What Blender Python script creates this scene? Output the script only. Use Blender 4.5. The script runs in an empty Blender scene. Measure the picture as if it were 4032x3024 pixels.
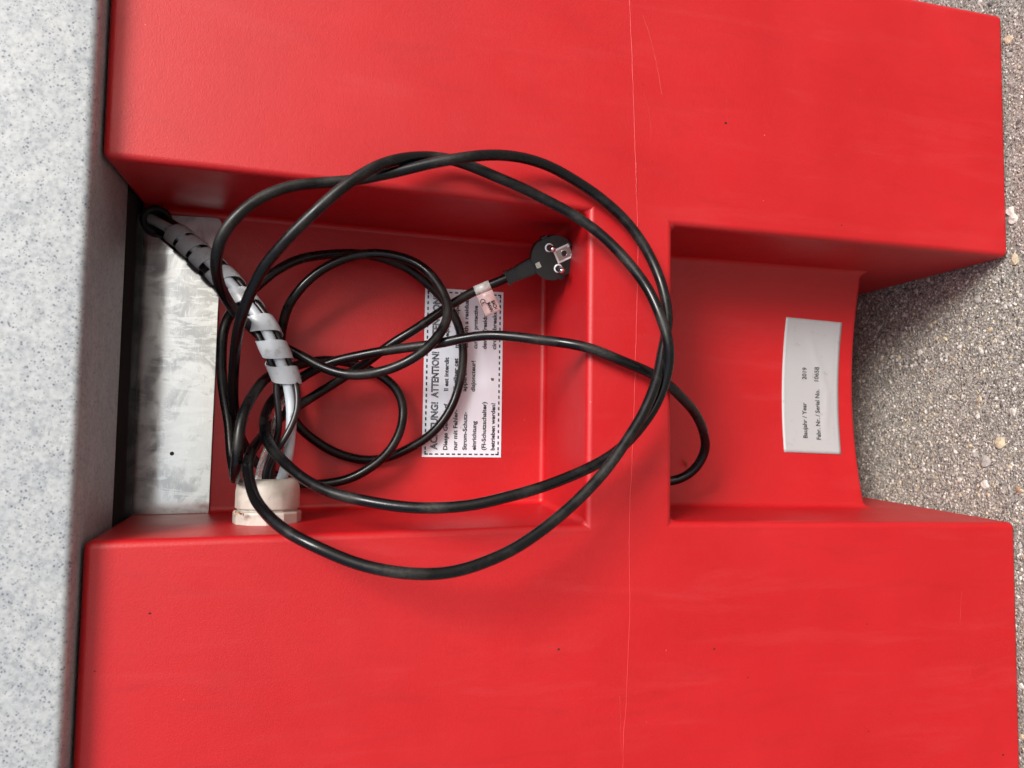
import bpy, bmesh, math, random
from mathutils import Vector, Matrix, noise
random.seed(7)
V = Vector
sc = bpy.context.scene
COL = sc.collection

# ------------------------------------------------------------------ camera
F = 3150.0                       # focal length in photo pixels (4032 wide)
D0 = 0.56                        # camera to front face of the red base, metres
dv = V((-841, 191.6, F)).normalized()        # world +Y (into the base) in camera axes
vv = V((11884, 387, F)).normalized()         # world -Z
Xc = -(dv.cross(vv)).normalized()
Zc = -(Xc.cross(dv)).normalized()
if Zc.dot(vv) > 0: Zc = -Zc
Yc = dv
def raydir(px, py):
    c = V((px-2016.0, py-1512.0, F))
    return V((c.dot(Xc), c.dot(Yc), c.dot(Zc)))
_r = raydir(3990, 1500); H = -_r.z/_r.y*D0
CAM = V((0, -D0, H))
def at(px, py, Y):
    r = raydir(px, py); return CAM + r*((Y+D0)/r.y)
def at_z(px, py, z):
    r = raydir(px, py); return CAM + r*((z-H)/r.z)

cd = bpy.data.cameras.new("camera"); cam = bpy.data.objects.new("camera", cd); COL.objects.link(cam)
cd.sensor_width = 36; cd.lens = 36*F/4032; cd.clip_start = 0.01; cd.clip_end = 500
M = Matrix(((Xc.x, -Xc.y, -Xc.z), (Yc.x, -Yc.y, -Yc.z), (Zc.x, -Zc.y, -Zc.z)))
cam.matrix_world = Matrix.Translation(CAM) @ M.to_4x4()
cd.dof.use_dof = True; cd.dof.focus_distance = 0.64; cd.dof.aperture_fstop = 8.5
sc.camera = cam

# ------------------------------------------------------------------ light
SUN = V((0.40, -0.66, 0.64)).normalized()    # direction towards the bright part of the overcast sky
elev = math.asin(SUN.z); az = math.atan2(SUN.x, SUN.y)
w = bpy.data.worlds.new("World"); sc.world = w; w.use_nodes = True
nt = w.node_tree; nt.nodes.clear()
sky = nt.nodes.new('ShaderNodeTexSky'); sky.sky_type = 'NISHITA'; sky.sun_disc = False
sky.sun_elevation = elev; sky.sun_rotation = az; sky.dust_density = 4; sky.air_density = 1.0; sky.ozone_density = 1
hs = nt.nodes.new('ShaderNodeHueSaturation'); hs.inputs['Saturation'].default_value = 0.75
bg = nt.nodes.new('ShaderNodeBackground'); bg.inputs['Strength'].default_value = 0.065
wo = nt.nodes.new('ShaderNodeOutputWorld')
nt.links.new(sky.outputs[0], hs.inputs['Color']); nt.links.new(hs.outputs[0], bg.inputs[0]); nt.links.new(bg.outputs[0], wo.inputs[0])
sd = bpy.data.lights.new("sun", 'SUN'); sd.energy = 1.5; sd.angle = math.radians(20); sd.color = (1, .985, .97)
so = bpy.data.objects.new("sun", sd); COL.objects.link(so)
so.rotation_euler = SUN.to_track_quat('Z', 'Y').to_euler()
sc.view_settings.view_transform = 'Standard'; sc.view_settings.look = 'None'
sc.view_settings.exposure = 1.33; sc.view_settings.gamma = 1
sc.render.engine = 'CYCLES'

# ------------------------------------------------------------------ helpers
def link(name, me, mat=None, parent=None, smooth=False, **props):
    o = bpy.data.objects.new(name, me); COL.objects.link(o)
    if mat and me: me.materials.append(mat)
    if parent: o.parent = parent
    if smooth: me.polygons.foreach_set('use_smooth', [True]*len(me.polygons))
    for k, x in props.items(): o[k] = x
    return o
def thing(name, label, category, group=None):
    o = bpy.data.objects.new(name, None); COL.objects.link(o); o.empty_display_size = .02
    o['label'] = label; o['category'] = category
    if group: o['group'] = group
    return o
def mesh_of(name, vs, fs):
    me = bpy.data.meshes.new(name); me.from_pydata([tuple(p) for p in vs], [], fs); me.update(); return me
def evaluated(o, name):
    dg = bpy.context.evaluated_depsgraph_get(); dg.update()
    me = bpy.data.meshes.new_from_object(o.evaluated_get(dg), depsgraph=dg); me.name = name; return me
def fix_normals(me):
    bm = bmesh.new(); bm.from_mesh(me); bmesh.ops.recalc_face_normals(bm, faces=bm.faces); bm.to_mesh(me); bm.free()
def smooth_by_angle(me, deg=35):
    me.polygons.foreach_set('use_smooth', [True]*len(me.polygons))
    bm = bmesh.new(); bm.from_mesh(me)
    for e in bm.edges:
        e.smooth = not (len(e.link_faces) == 2 and e.calc_face_angle(0) > math.radians(deg))
    bm.to_mesh(me); bm.free()

# materials -----------------------------------------------------------
class MatB:
    def __init__(s, name, base=(.5,.5,.5), rough=.5, **kw):
        s.m = bpy.data.materials.new(name); s.m.use_nodes = True
        s.t = s.m.node_tree; s.n = s.t.nodes; s.b = s.n['Principled BSDF']
        s.b.inputs['Base Color'].default_value = (*base, 1); s.b.inputs['Roughness'].default_value = rough
        for k, x in kw.items(): s.b.inputs[k.replace('_', ' ')].default_value = x
        s.tc = s.n.new('ShaderNodeTexCoord'); s.co = s.tc.outputs['Object']
    def L(s, a, b): s.t.links.new(a, b)
    def noise(s, scale, detail=2, rough=.5, vec=None, dist=0):
        x = s.n.new('ShaderNodeTexNoise'); x.inputs['Scale'].default_value = scale; x.inputs['Detail'].default_value = detail
        x.inputs['Roughness'].default_value = rough; x.inputs['Distortion'].default_value = dist; s.L(vec or s.co, x.inputs['Vector']); return x.outputs[0]
    def vor(s, scale, feature='F1', out='Distance', vec=None, rnd=1):
        x = s.n.new('ShaderNodeTexVoronoi'); x.feature = feature; x.inputs['Scale'].default_value = scale
        x.inputs['Randomness'].default_value = rnd; s.L(vec or s.co, x.inputs['Vector']); return x.outputs[out]
    def mapping(s, scale):
        x = s.n.new('ShaderNodeMapping'); x.inputs['Scale'].default_value = scale; s.L(s.co, x.inputs[0]); return x.outputs[0]
    def ramp(s, val, stops, interp='LINEAR'):
        x = s.n.new('ShaderNodeValToRGB'); x.color_ramp.interpolation = interp
        el = x.color_ramp.elements
        while len(el) < len(stops): el.new(.5)
        for e, (p, c) in zip(el, stops):
            e.position = p; e.color = (*c, 1) if isinstance(c, tuple) else (c, c, c, 1)
        s.L(val, x.inputs[0]); return x.outputs[0]
    def mix(s, fac, a, b, mode='MIX'):
        x = s.n.new('ShaderNodeMix'); x.data_type = 'RGBA'; x.blend_type = mode
        for i, q in ((0, fac), (6, a), (7, b)):
            if isinstance(q, (int, float)): x.inputs[i].default_value = q
            elif isinstance(q, tuple): x.inputs[i].default_value = (*q, 1)
            else: s.L(q, x.inputs[i])
        return x.outputs[2]
    def math(s, op, a, b=0.0):
        x = s.n.new('ShaderNodeMath'); x.operation = op
        for i, q in ((0, a), (1, b)):
            if isinstance(q, (int, float)): x.inputs[i].default_value = q
            else: s.L(q, x.inputs[i])
        return x.outputs[0]
    def col(s, o): s.L(o, s.b.inputs['Base Color']); return s
    def rgh(s, o): s.L(o, s.b.inputs['Roughness']); return s
    def bump(s, h, strength=.3, dist=.001):
        x = s.n.new('ShaderNodeBump'); x.inputs['Strength'].default_value = strength; x.inputs['Distance'].default_value = dist
        s.L(h, x.inputs['Height']); s.L(x.outputs[0], s.b.inputs['Normal']); return s

def mk_red():
    q = MatB('red_moulded_plastic', (.37, .004, .006), .45)
    q.b.inputs['IOR'].default_value = 1.5; q.b.inputs['Specular IOR Level'].default_value = .5
    big = q.noise(9, 5, .6)
    c = q.mix(q.ramp(big, [(.35, 0.0), (.7, 1.0)]), (.395, .003, .006), (.445, .0055, .009))
    # faint pale scuffs, running with the width of the face
    sm = q.noise(6, 6, .65, q.mapping((8.0, 1.0, 1.0)), .5)
    c = q.mix(q.ramp(sm, [(.54, 0.0), (.74, .26)]), c, (.46, .035, .04))
    sm2 = q.noise(14, 5, .6, q.mapping((4.5, 1, .8)), .8)
    c = q.mix(q.ramp(sm2, [(.56, 0.0), (.72, .34)]), c, (.32, .004, .007))
    # grime specks
    v = q.vor(42); gate = q.noise(31, 1)
    sp = q.math('MULTIPLY', q.ramp(v, [(.018, 1.0), (.04, 0.0)]), q.ramp(gate, [(.60, 0.0), (.64, 1.0)]))
    c = q.mix(q.math('MULTIPLY', sp, .8), c, (.12, .01, .008))
    v2 = q.vor(60); sp2 = q.math('MULTIPLY', q.ramp(v2, [(.014, 1.0), (.035, 0.0)]), q.ramp(q.noise(22, 1), [(.60, 0.0), (.64, 1.0)]))
    c = q.mix(q.math('MULTIPLY', sp2, .55), c, (.85, .30, .27))
    q.col(c)
    q.rgh(q.ramp(q.noise(17, 5, .6), [(.3, .40), (.75, .52)]))
    h = q.math('ADD', q.noise(900, 2, .5), q.math('MULTIPLY', q.noise(260, 2), .6))
    q.bump(h, .35, .00035)
    return q.m
def mk_slab():
    q = MatB('speckled_composite', (.6, .62, .64), .38)
    c = q.ramp(q.noise(300, 4, .65), [(.34, (.22, .238, .25)), (.5, (.36, .378, .388)), (.66, (.46, .475, .478))])
    c = q.mix(.35, c, q.ramp(q.noise(55, 4), [(.35, (.28, .30, .33)), (.65, (.45, .465, .47))]))
    for sc_, r0, r1, g0, col_ in ((330, .14, .30, .47, (.07, .08, .12)), (520, .14, .32, .44, (.10, .12, .15)), (210, .09, .20, .52, (.05, .06, .09))):
        v = q.vor(sc_); g = q.noise(sc_*.31, 2)
        m = q.math('MULTIPLY', q.ramp(v, [(r0, 1.0), (r1, 0.0)]), q.ramp(g, [(g0, 0.0), (g0+.08, 1.0)]))
        c = q.mix(q.math('MULTIPLY', m, .85), c, col_)
    q.col(c); q.bump(q.noise(500, 2), .1, .0002); return q.m
def mk_ground():
    q = MatB('washed_aggregate', (.3, .28, .25), .85)
    base = q.ramp(q.noise(55, 4, .6), [(.3, (.14, .128, .105)), (.5, (.22, .205, .175)), (.72, (.32, .30, .255))])
    vc = q.vor(330, 'F1', 'Color'); vd = q.vor(330)
    sep = q.n.new('ShaderNodeSeparateColor'); q.L(vc, sep.inputs[0])
    pc = q.ramp(sep.outputs[0], [(0, (.07, .065, .06)), (.2, (.22, .2, .17)), (.5, (.36, .33, .28)), (.78, (.5, .47, .41)), (.9, (.75, .73, .68))], 'CONSTANT')
    c = q.mix(q.ramp(vd, [(.30, 1.0), (.48, 0.0)]), base, pc)
    vc2 = q.vor(900, 'F1', 'Color'); sep2 = q.n.new('ShaderNodeSeparateColor'); q.L(vc2, sep2.inputs[0])
    c = q.mix(.42, c, q.ramp(sep2.outputs[1], [(0, (.06, .055, .05)), (.3, (.25, .23, .2)), (.7, (.5, .47, .42)), (.93, (.85, .83, .78))], 'CONSTANT'))
    q.col(c)
    h = q.math('ADD', q.ramp(vd, [(.1, 1.0), (.5, 0.0)]), q.math('MULTIPLY', q.noise(1400, 2), .6))
    q.bump(h, .9, .0012); return q.m
def mk_stone(name, a, b):
    q = MatB(name, a, .7)
    q.col(q.ramp(q.noise(300, 3), [(.35, a), (.65, b)])); q.bump(q.noise(900, 2), .4, .0004); return q.m
def mk_cable():
    q = MatB('black_rubber_sheath', (.005, .005, .006), .3, Specular_IOR_Level=.32)
    d = q.noise(26, 4, .6)
    fine = q.noise(700, 3, .7)
    dust = q.math('MULTIPLY', q.ramp(d, [(.50, 0.0), (.68, 1.0)]), q.ramp(fine, [(.38, .15), (.66, 1.0)]))
    q.col(q.mix(q.math('MULTIPLY', dust, .5), (.0035, .0035, .004), (.065, .060, .052)))
    q.rgh(q.ramp(d, [(.44, .19), (.64, .50)])); q.bump(fine, .12, .0003); return q.m
def mk_alu():
    q = MatB('dull_aluminium', (.62, .63, .64), .25, Metallic=1.0)
    st = q.noise(22, 5, .62, None, 1.2)
    pat = q.ramp(st, [(.42, (.36, .37, .39)), (.50, (.48, .495, .515)), (.53, (.56, .575, .60)), (.62, (.61, .63, .655))])
    # run-off marks: streaks drawn down the plate
    q2 = q.noise(45, 4, .7, q.mapping((1.6, 1, .45)), 1.6)
    pat = q.mix(q.ramp(q2, [(.53, 0.0), (.56, .5)]), pat, (.66, .68, .71))
    q3 = q.noise(60, 5, .7, q.mapping((1.2, 1, 1)), .5)
    pat = q.mix(q.ramp(q3, [(.60, 0.0), (.68, .6)]), pat, (.36, .37, .38))
    scr = q.noise(130, 3, .5, q.mapping((1, 1, 14)), .2)
    pat = q.mix(q.ramp(scr, [(.64, 0.0), (.67, .5)]), pat, (.72, .74, .77))
    q.col(pat); q.rgh(q.ramp(st, [(.4, .07), (.62, .16)])); q.bump(q.noise(160, 3, .6, q.mapping((1, 1, 12))), .02, .0002); return q.m
RED = mk_red(); SLAB = mk_slab(); GROUND = mk_ground(); CABLE = mk_cable(); ALU = mk_alu()
def mk_pvc(name, col_, dirt, rough=.4, lo=.58):
    q = MatB(name, col_, rough)
    q.col(q.mix(q.ramp(q.noise(90, 5, .65), [(lo, 0.0), (lo+.1, .85)]), col_, dirt)); q.bump(q.noise(300, 2), .08, .0003); return q.m
HOSE = mk_pvc('grey_pvc_hose', (.40, .44, .48), (.12, .11, .09), .38, .60)
WIRE = mk_pvc('black_flex_sheath', (.006, .006, .007), (.045, .042, .036), .36, .6)
RUB = mk_pvc('black_rubber', (.010, .010, .011), (.03, .03, .03), .65)
FOAM = mk_pvc('black_seal_foam', (.006, .006, .006), (.012, .011, .010), .9)
def mk_gland():
    q = MatB('milky_nylon', (.62, .57, .50), .45)
    q.b.inputs['Subsurface Weight'].default_value = .35; q.b.inputs['Subsurface Radius'].default_value = (.006, .004, .003); q.b.inputs['Subsurface Scale'].default_value = 1
    q.col(q.mix(q.ramp(q.noise(75, 6, .65, None, .6), [(.48, 0.0), (.74, .6)]), (.50, .46, .41), (.24, .21, .17))); q.bump(q.noise(400, 3), .1, .0003); return q.m
GLAND = mk_gland()
def mk_wrap():
    q = MatB('translucent_spiral_band', (.72, .74, .77), .26)
    q.b.inputs['Transmission Weight'].default_value = .55; q.b.inputs['IOR'].default_value = 1.3
    q.b.inputs['Subsurface Weight'].default_value = .25; q.b.inputs['Subsurface Radius'].default_value = (.003, .003, .003)
    q.col(q.mix(q.ramp(q.noise(110, 5, .65), [(.54, 0.0), (.68, .55)]), (.70, .73, .77), (.40, .37, .33))); return q.m
WRAP = mk_wrap()
CLEAR = MatB('clear_tube_plastic', (.9, .9, .9), .08, Transmission_Weight=.9, IOR=1.4).m
PAPER = mk_pvc('white_label_vinyl', (.68, .74, .81), (.50, .50, .52), .34, .66)
PAPER2 = mk_pvc('grey_white_label_paper', (.37, .37, .375), (.29, .285, .27), .45, .6)
INK = MatB('black_print', (.012, .012, .014), .45).m
INK2 = MatB('grey_print', (.03, .03, .034), .5).m
SPECK = MatB('black_grime', (.012, .006, .005), .9).m
DIRT = MatB('brown_dirt', (.13, .11, .08), .9).m
NICK = MatB('nickel_plated_brass', (.72, .70, .66), .12, Metallic=1.0).m
DULLM = MatB('dull_spring_metal', (.40, .39, .36), .3, Metallic=1.0).m
WHITEP = MatB('white_insulation_plastic', (.88, .88, .88), .35).m
PLUGM = mk_pvc('matt_black_moulding', (.008, .008, .0085), (.012, .0115, .011), .42, .58)
STRAW = MatB('dry_straw', (.42, .30, .16), .8).m
SEAM = MatB('pale_red_flash', (.50, .022, .024), .45).m
PINK = mk_pvc('pale_pink_worn_foil', (.62, .44, .43), (.44, .30, .28), .3, .5)
SILV = mk_pvc('worn_silver_foil', (.62, .60, .57), (.22, .20, .18), .3, .5)

# geometry helpers ------------------------------------------------------
def catmull(P, step):
    """centripetal Catmull-Rom through P, resampled at about step metres"""
    P = [P[0]*2-P[1]] + P + [P[-1]*2-P[-2]]; out = []
    for i in range(1, len(P)-2):
        p0, p1, p2, p3 = P[i-1:i+3]
        a = .5; t0 = 0; t1 = t0+max((p1-p0).length, 1e-6)**a; t2 = t1+max((p2-p1).length, 1e-6)**a; t3 = t2+max((p3-p2).length, 1e-6)**a
        n = max(2, int((p2-p1).length/step))
        for k in range(n):
            t = t1+(t2-t1)*k/n
            A1 = p0*((t1-t)/(t1-t0))+p1*((t-t0)/(t1-t0)); A2 = p1*((t2-t)/(t2-t1))+p2*((t-t1)/(t2-t1)); A3 = p2*((t3-t)/(t3-t2))+p3*((t-t2)/(t3-t2))
            B1 = A1*((t2-t)/(t2-t0))+A2*((t-t0)/(t2-t0)); B2 = A2*((t3-t)/(t3-t1))+A3*((t-t1)/(t3-t1))
            out.append(B1*((t2-t)/(t2-t1))+B2*((t-t1)/(t2-t1)))
    out.append(P[-2]); return out
def relax(P, it):
    for _ in range(it):
        P = [P[0]] + [(P[i-1]+P[i]*2+P[i+1])/4 for i in range(1, len(P)-1)] + [P[-1]]
    return P
def frames(P):
    T = [((P[min(i+1, len(P)-1)]-P[max(i-1, 0)]).normalized()) for i in range(len(P))]
    n = T[0].orthogonal().normalized(); out = []
    for t in T:
        n = (n-t*n.dot(t)).normalized(); out.append((t, n, t.cross(n)))
    return out
def tube_mesh(name, P, r, seg=18, caps=True, rf=None):
    vs, fs = [], []
    Fm = frames(P)
    for i, (p, (t, n, b)) in enumerate(zip(P, Fm)):
        rr = rf(i/(len(P)-1)) if rf else r
        for k in range(seg):
            a = 2*math.pi*k/seg; vs.append(p+(n*math.cos(a)+b*math.sin(a))*rr)
    for i in range(len(P)-1):
        for k in range(seg):
            a = i*seg+k; b_ = i*seg+(k+1) % seg
            fs.append((a, b_, b_+seg, a+seg))
    if caps:
        fs.append(tuple(reversed(range(seg)))); fs.append(tuple(range((len(P)-1)*seg, len(P)*seg)))
    return mesh_of(name, vs, fs)
def lathe(name, prof, origin, ax, u, v, seg=48, facet=None):
    """prof: (radius, height) pairs, revolved about ax"""
    vs, fs = [], []
    for r, h in prof:
        for k in range(seg):
            a = 2*math.pi*k/seg
            rr = r*(facet(a, h) if facet else 1)
            vs.append(origin+ax*h+(u*math.cos(a)+v*math.sin(a))*rr)
    for i in range(len(prof)-1):
        for k in range(seg):
            a = i*seg+k; b = i*seg+(k+1) % seg; fs.append((a, b, b+seg, a+seg))
    return mesh_of(name, vs, fs)
def slab_poly(name, pts, thick_vec, bevel=0, seg=3):
    n = len(pts); vs = list(pts)+[p+thick_vec for p in pts]
    fs = [tuple(range(n)), tuple(reversed(range(n, 2*n)))]+[(i, i+n, (i+1) % n+n, (i+1) % n) for i in range(n)]
    me = mesh_of(name, vs, fs)
    bm = bmesh.new(); bm.from_mesh(me); bmesh.ops.recalc_face_normals(bm, faces=bm.faces)
    if bevel:
        bmesh.ops.bevel(bm, geom=[e for e in bm.edges if e.calc_face_angle(0) > .6], offset=bevel, segments=seg, affect='EDGES', profile=.6)
    bm.to_mesh(me); bm.free(); return me
def round_poly(c, r, seg=5):
    """round the corners of a planar polygon; r per corner"""
    out = []; n = len(c)
    for i in range(n):
        p, a, b = c[i], c[i-1], c[(i+1) % n]; ri = r[i] if isinstance(r, (list, tuple)) else r
        if ri <= 0: out.append(p); continue
        da, db = (a-p).normalized(), (b-p).normalized()
        for k in range(seg+1):
            t = k/seg; s = (1-t)**2; e = t**2
            out.append((p+da*ri)*s + p*(2*t*(1-t)) + (p+db*ri)*e)
    return out
def text2d(body, bold=0.0, outline=0.0):
    cu = bpy.data.curves.new('t', 'FONT'); cu.body = body; cu.size = 1; cu.resolution_u = 3
    if outline: cu.fill_mode = 'NONE'; cu.bevel_depth = outline; cu.bevel_resolution = 0
    else: cu.offset = bold
    o = bpy.data.objects.new('t', cu); COL.objects.link(o)
    me = evaluated(o, 't'); vs = [v.co.copy() for v in me.vertices]; fs = [tuple(p.vertices) for p in me.polygons]
    bpy.data.objects.remove(o); bpy.data.curves.remove(cu); bpy.data.meshes.remove(me)
    return vs, fs
def fit_text(body, u0, u1, vbase, cap, mapf, bold=.0, outline=0, acc=None):
    """text from u0 to u1 on baseline vbase (v grows upward on the letters), cap height cap"""
    vs, fs = text2d(body, bold, outline)
    if not vs: return
    x0 = min(p.x for p in vs); x1 = max(p.x for p in vs); su = (u1-u0)/(x1-x0); svv = cap/.70
    n = len(acc[0]); acc[0].extend(mapf(u0+(p.x-x0)*su, vbase+p.y*svv, p.z*svv) for p in vs)
    acc[1].extend(tuple(i+n for i in f) for f in fs)

# ------------------------------------------------------------------ ground
gm = bpy.data.meshes.new('ground')
bm = bmesh.new()
# fine patch near the base, large sheet to the horizon, one mesh
N = 1
for (x0, x1, y0, y1) in ((-150, 150, -150, 150),):
    q = [bm.verts.new((x, y, 0)) for x, y in ((x0, y0), (x1, y0), (x1, y1), (x0, y1))]; bm.faces.new(q)
bm.to_mesh(gm); bm.free()
ground = link('ground', gm, GROUND, kind='structure')
stones_m = [mk_stone('white_quartz_stone', (.62, .60, .55), (.46, .43, .38)), mk_stone('tan_stone', (.42, .34, .22), (.52, .45, .33)),
            mk_stone('dark_stone', (.07, .068, .065), (.12, .115, .11)), mk_stone('grey_stone', (.26, .25, .23), (.36, .34, .31)),
            mk_stone('rust_brown_stone', (.28, .16, .09), (.34, .22, .14))]
def pebble_bm(seed, sub=1):
    b = bmesh.new(); bmesh.ops.create_icosphere(b, subdivisions=sub, radius=1)
    for v in b.verts:
        d = v.co.normalized(); k = 1+.50*noise.noise(d*1.5+V((seed*3.1, seed, 0)))+.35*noise.noise(d*3.7+V((0, seed, seed*7)))
        v.co = V((d.x*k, d.y*k*.8, d.z*k*.55))
    return b
peb = []
for s_ in range(10):
    b = pebble_bm(s_, 2 if s_ < 2 else 1); me = bpy.data.meshes.new('stone'); b.to_mesh(me); b.free(); peb.append(me)
# grit: thousands of tiny embedded grains, one object
def ground_pt():
    while True:
        if random.random() < .78:
            x = random.uniform(-.17, .17); y = random.uniform(-.12, .2)
        else:
            x = random.uniform(-.36, .36); y = random.uniform(-.14, -.001)
        return x, y
gv, gf, gmat = [], [], []
bases = []
for s_ in range(4, 10):
    me = peb[s_]; bases.append(([v.co.copy() for v in me.vertices], [tuple(p.vertices) for p in me.polygons]))
for i in range(26000):
    x, y = ground_pt(); vs, fs = random.choice(bases)
    r = random.choice((.0004, .0005, .0006, .0008, .0010, .0014))*random.uniform(.8, 1.35)
    chip = i % 22 == 0
    if chip: r = random.uniform(.0015, .0026)
    R = Matrix.Rotation(random.uniform(0, 6.28), 3, 'Z') @ Matrix.Rotation(random.uniform(-.5, .5), 3, 'X')
    n = len(gv); z = random.uniform(-.5, .12)*r
    gv.extend(R @ (v*r)+V((x, y, z)) for v in vs); gf.extend(tuple(a+n for a in f) for f in fs)
    k = random.choices((0, 1, 2, 3, 4), (25, 19, 18, 42, 1))[0]; k = random.choice((0, 0, 0, 1, 3, 2)) if chip else k; gmat.extend([k]*len(fs))
gme = mesh_of('grit', gv, gf)
for m in stones_m: gme.materials.append(m)
gme.polygons.foreach_set('material_index', gmat)
link('grit', gme, None, kind='stuff', label='fine pale and dark grit set in the grey concrete ground')
# larger single stones at the places the photo shows them
big = [(3972, 160, 1, 30), (3985, 330, 3, 26), (3978, 215, 3, 24), (3995, 1020, 1, 42), (3980, 830, 0, 30), (3990, 860, 0, 34),
       (3930, 1100, 0, 16), (3808, 1110, 0, 18), (3880, 1905, 0, 30), (3940, 1745, 1, 40), (3805, 1265, 2, 16), (3780, 1365, 0, 18),
       (3625, 1388, 0, 22), (3865, 1385, 0, 20), (3740, 1500, 0, 14), (3672, 1465, 4, 14), (3860, 1575, 1, 22), (3880, 1815, 3, 40),
       (3700, 1760, 2, 18), (3720, 1620, 0, 16), (3640, 1850, 0, 18), (3850, 1640, 0, 18), (3570, 1700, 3, 20), (3900, 1300, 1, 22),
       (3960, 1210, 0, 18), (3560, 1240, 0, 16), (3610, 1150, 0, 18), (3920, 1500, 2, 20), (3990, 1620, 0, 26), (3975, 1840, 1, 18),
       (4015, 1930, 4, 26), (3780, 1890, 0, 18), (3840, 1790, 3, 24), (3500, 1330, 3, 18), (3480, 1600, 2, 14), (3660, 1560, 1, 16),
       (3730, 1240, 3, 22), (3990, 640, 3, 22), (4010, 480, 2, 20), (3900, 15, 2, 22), (3860, 8, 0, 18), (4000, 60, 0, 16),
       (4018, 2150, 0, 20), (4020, 2400, 3, 22), (4022, 2700, 0, 18), (4024, 2900, 1, 18), (3750, 1950, 0, 14), (3545, 1900, 1, 16),
       (3600, 1990, 3, 14), (3450, 1450, 1, 12), (3420, 1750, 0, 12), (3790, 1560, 0, 14), (3690, 1330, 1, 16), (3850, 1180, 3, 26)]
for i, (px, py, mi, sz) in enumerate(big):
    p = at_z(px, py, 0); me = peb[i % 4].copy(); me.materials.append(stones_m[mi])
    me.polygons.foreach_set('use_smooth', [False]*len(me.polygons))
    o = link('stone', me, None, ground); r = sz*.5*.95/F*(p-CAM).length
    o.location = p+V((0, 0, r*.05)); o.scale = (r*1.15, r*1.25, r*.75); o.rotation_euler = (random.uniform(-.2, .2), random.uniform(-.2, .2), random.uniform(0, 6.28))

# ------------------------------------------------------------------ red base
RD = .137                         # depth of the upper recess
ztop = at(361, 1400, 0).z
base = thing('plastic_base', 'red moulded plastic base with open upper recess and arched foot notch, below the grey slab', 'base')
XR = at(3934, 55, 0).x; XL = -abs(at(3995, 3075, 0).x)
XR2 = at(420, -130, 0).x
def box_mesh(name, x0, x1, y0, y1, z0, z1):
    return mesh_of(name, [(x, y, z) for z in (z0, z1) for x, y in ((x0, y0), (x1, y0), (x1, y1), (x0, y1))],
                   [(3, 2, 1, 0), (4, 5, 6, 7), (0, 1, 5, 4), (1, 2, 6, 5), (2, 3, 7, 6), (3, 0, 4, 7)])
bx = mesh_of('body', [(XL, 0, .001), (XR, 0, .001), (XR, .40, .001), (XL, .40, .001), (XL, 0, ztop), (XR+.005, 0, ztop), (XR+.005, .40, ztop), (XL, .40, ztop)],
             [(3, 2, 1, 0), (4, 5, 6, 7), (0, 1, 5, 4), (1, 2, 6, 5), (2, 3, 7, 6), (3, 0, 4, 7)])
body = link('body_tmp', bx, RED)
def extrap(a, b, key, val):       # point on line a-b where coordinate key equals val
    t = (val-a[key])/(b[key]-a[key]); return a+(b-a)*t



def cut(me):
    c = bpy.data.objects.new('cutter', me); COL.objects.link(c); fix_normals(me)
    md = body.modifiers.new('b', 'BOOLEAN'); md.object = c; md.solver = 'EXACT'; md.operation = 'DIFFERENCE'
    nm = evaluated(body, 'body'); body.modifiers.clear(); body.data = nm; bpy.data.objects.remove(c)
# recess 1
fr_t, fr_b = at(2328, 833, 0), at(2294, 2065, 0)
br_t, br_b = at(2150, 952, RD), at(2142, 1976, RD)
fl_t, fl_b = at(405, 620, 0), at(329, 2133, 0)
bl_t, bl_b = at(560, 820, RD), at(600, 2035, RD)
zt = ztop+.06
class Side:                       # a wall plane x = a + b*Y + c*z
    def __init__(s, f0, f1, b0):
        s.c = (f1.x-f0.x)/(f1.z-f0.z); s.a = f0.x-s.c*f0.z; s.b = (b0.x-s.a-s.c*b0.z)/b0.y
    def __call__(s, Y, z): return s.a+s.b*Y+s.c*z
mid = lambda p, q: (p+q)/2
WR = Side(fr_t, fl_t, mid(br_t, bl_t)); WL = Side(fr_b, fl_b, mid(br_b, bl_b))
zf = (fr_t.z+fr_b.z)/2; zbk = (br_t.z+br_b.z)/2
ZE = lambda Y: zf+(zbk-zf)*Y/RD   # lower end wall of the recess
vs = []
for Y in (-.02, RD):
    z0 = ZE(Y); vs += [V((WR(Y, z0), Y, z0)), V((WL(Y, z0), Y, z0)), V((WL(Y, zt), Y, zt)), V((WR(Y, zt), Y, zt))]
cut(mesh_of('c', vs, [(0, 1, 2, 3), (7, 6, 5, 4), (0, 4, 5, 1), (1, 5, 6, 2), (2, 6, 7, 3), (3, 7, 4, 0)]))
# foot notch: curved back down to the lip, then a hollow under the lip
ND, NS = .090, .016
ZN = (at(2652, 888, 0).z+at(2648, 2053, 0).z)/2         # top of the notch
nf = [at(2652, 888, 0), at(3962, 1011, 0), at(2648, 2053, 0), at(3982, 2058, 0)]
nb = [at(2649, 1007, ND), at(3396, 1069, ND), at(2639, 1995, ND), at(3419, 2000, ND)]
zb = (nb[1].z+nb[3].z)/2                                  # height of the arched lower lip
NR = Side(nf[0], nf[1], mid(nb[0], nb[1])); NL = Side(nf[2], nf[3], mid(nb[2], nb[3]))
def arcY(t): return ND+NS*(1-(2*t-1)**2)
K = 16; DC = .30
def arc_pts(z):
    xl, xr = NL(ND, z), NR(ND, z); return [V((xl+(xr-xl)*k/K, arcY(k/K), z)) for k in range(K+1)]
A0, A1 = arc_pts(ZN), arc_pts(zb)
vs = [V((NR(-.02, ZN), -.02, ZN)), V((NL(-.02, ZN), -.02, ZN)), V((NR(-.02, -.02), -.02, -.02)), V((NL(-.02, -.02), -.02, -.02)),
      V((NR(DC, -.02), DC, -.02)), V((NL(DC, -.02), DC, -.02)), V((NR(DC, zb), DC, zb)), V((NL(DC, zb), DC, zb))]
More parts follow.
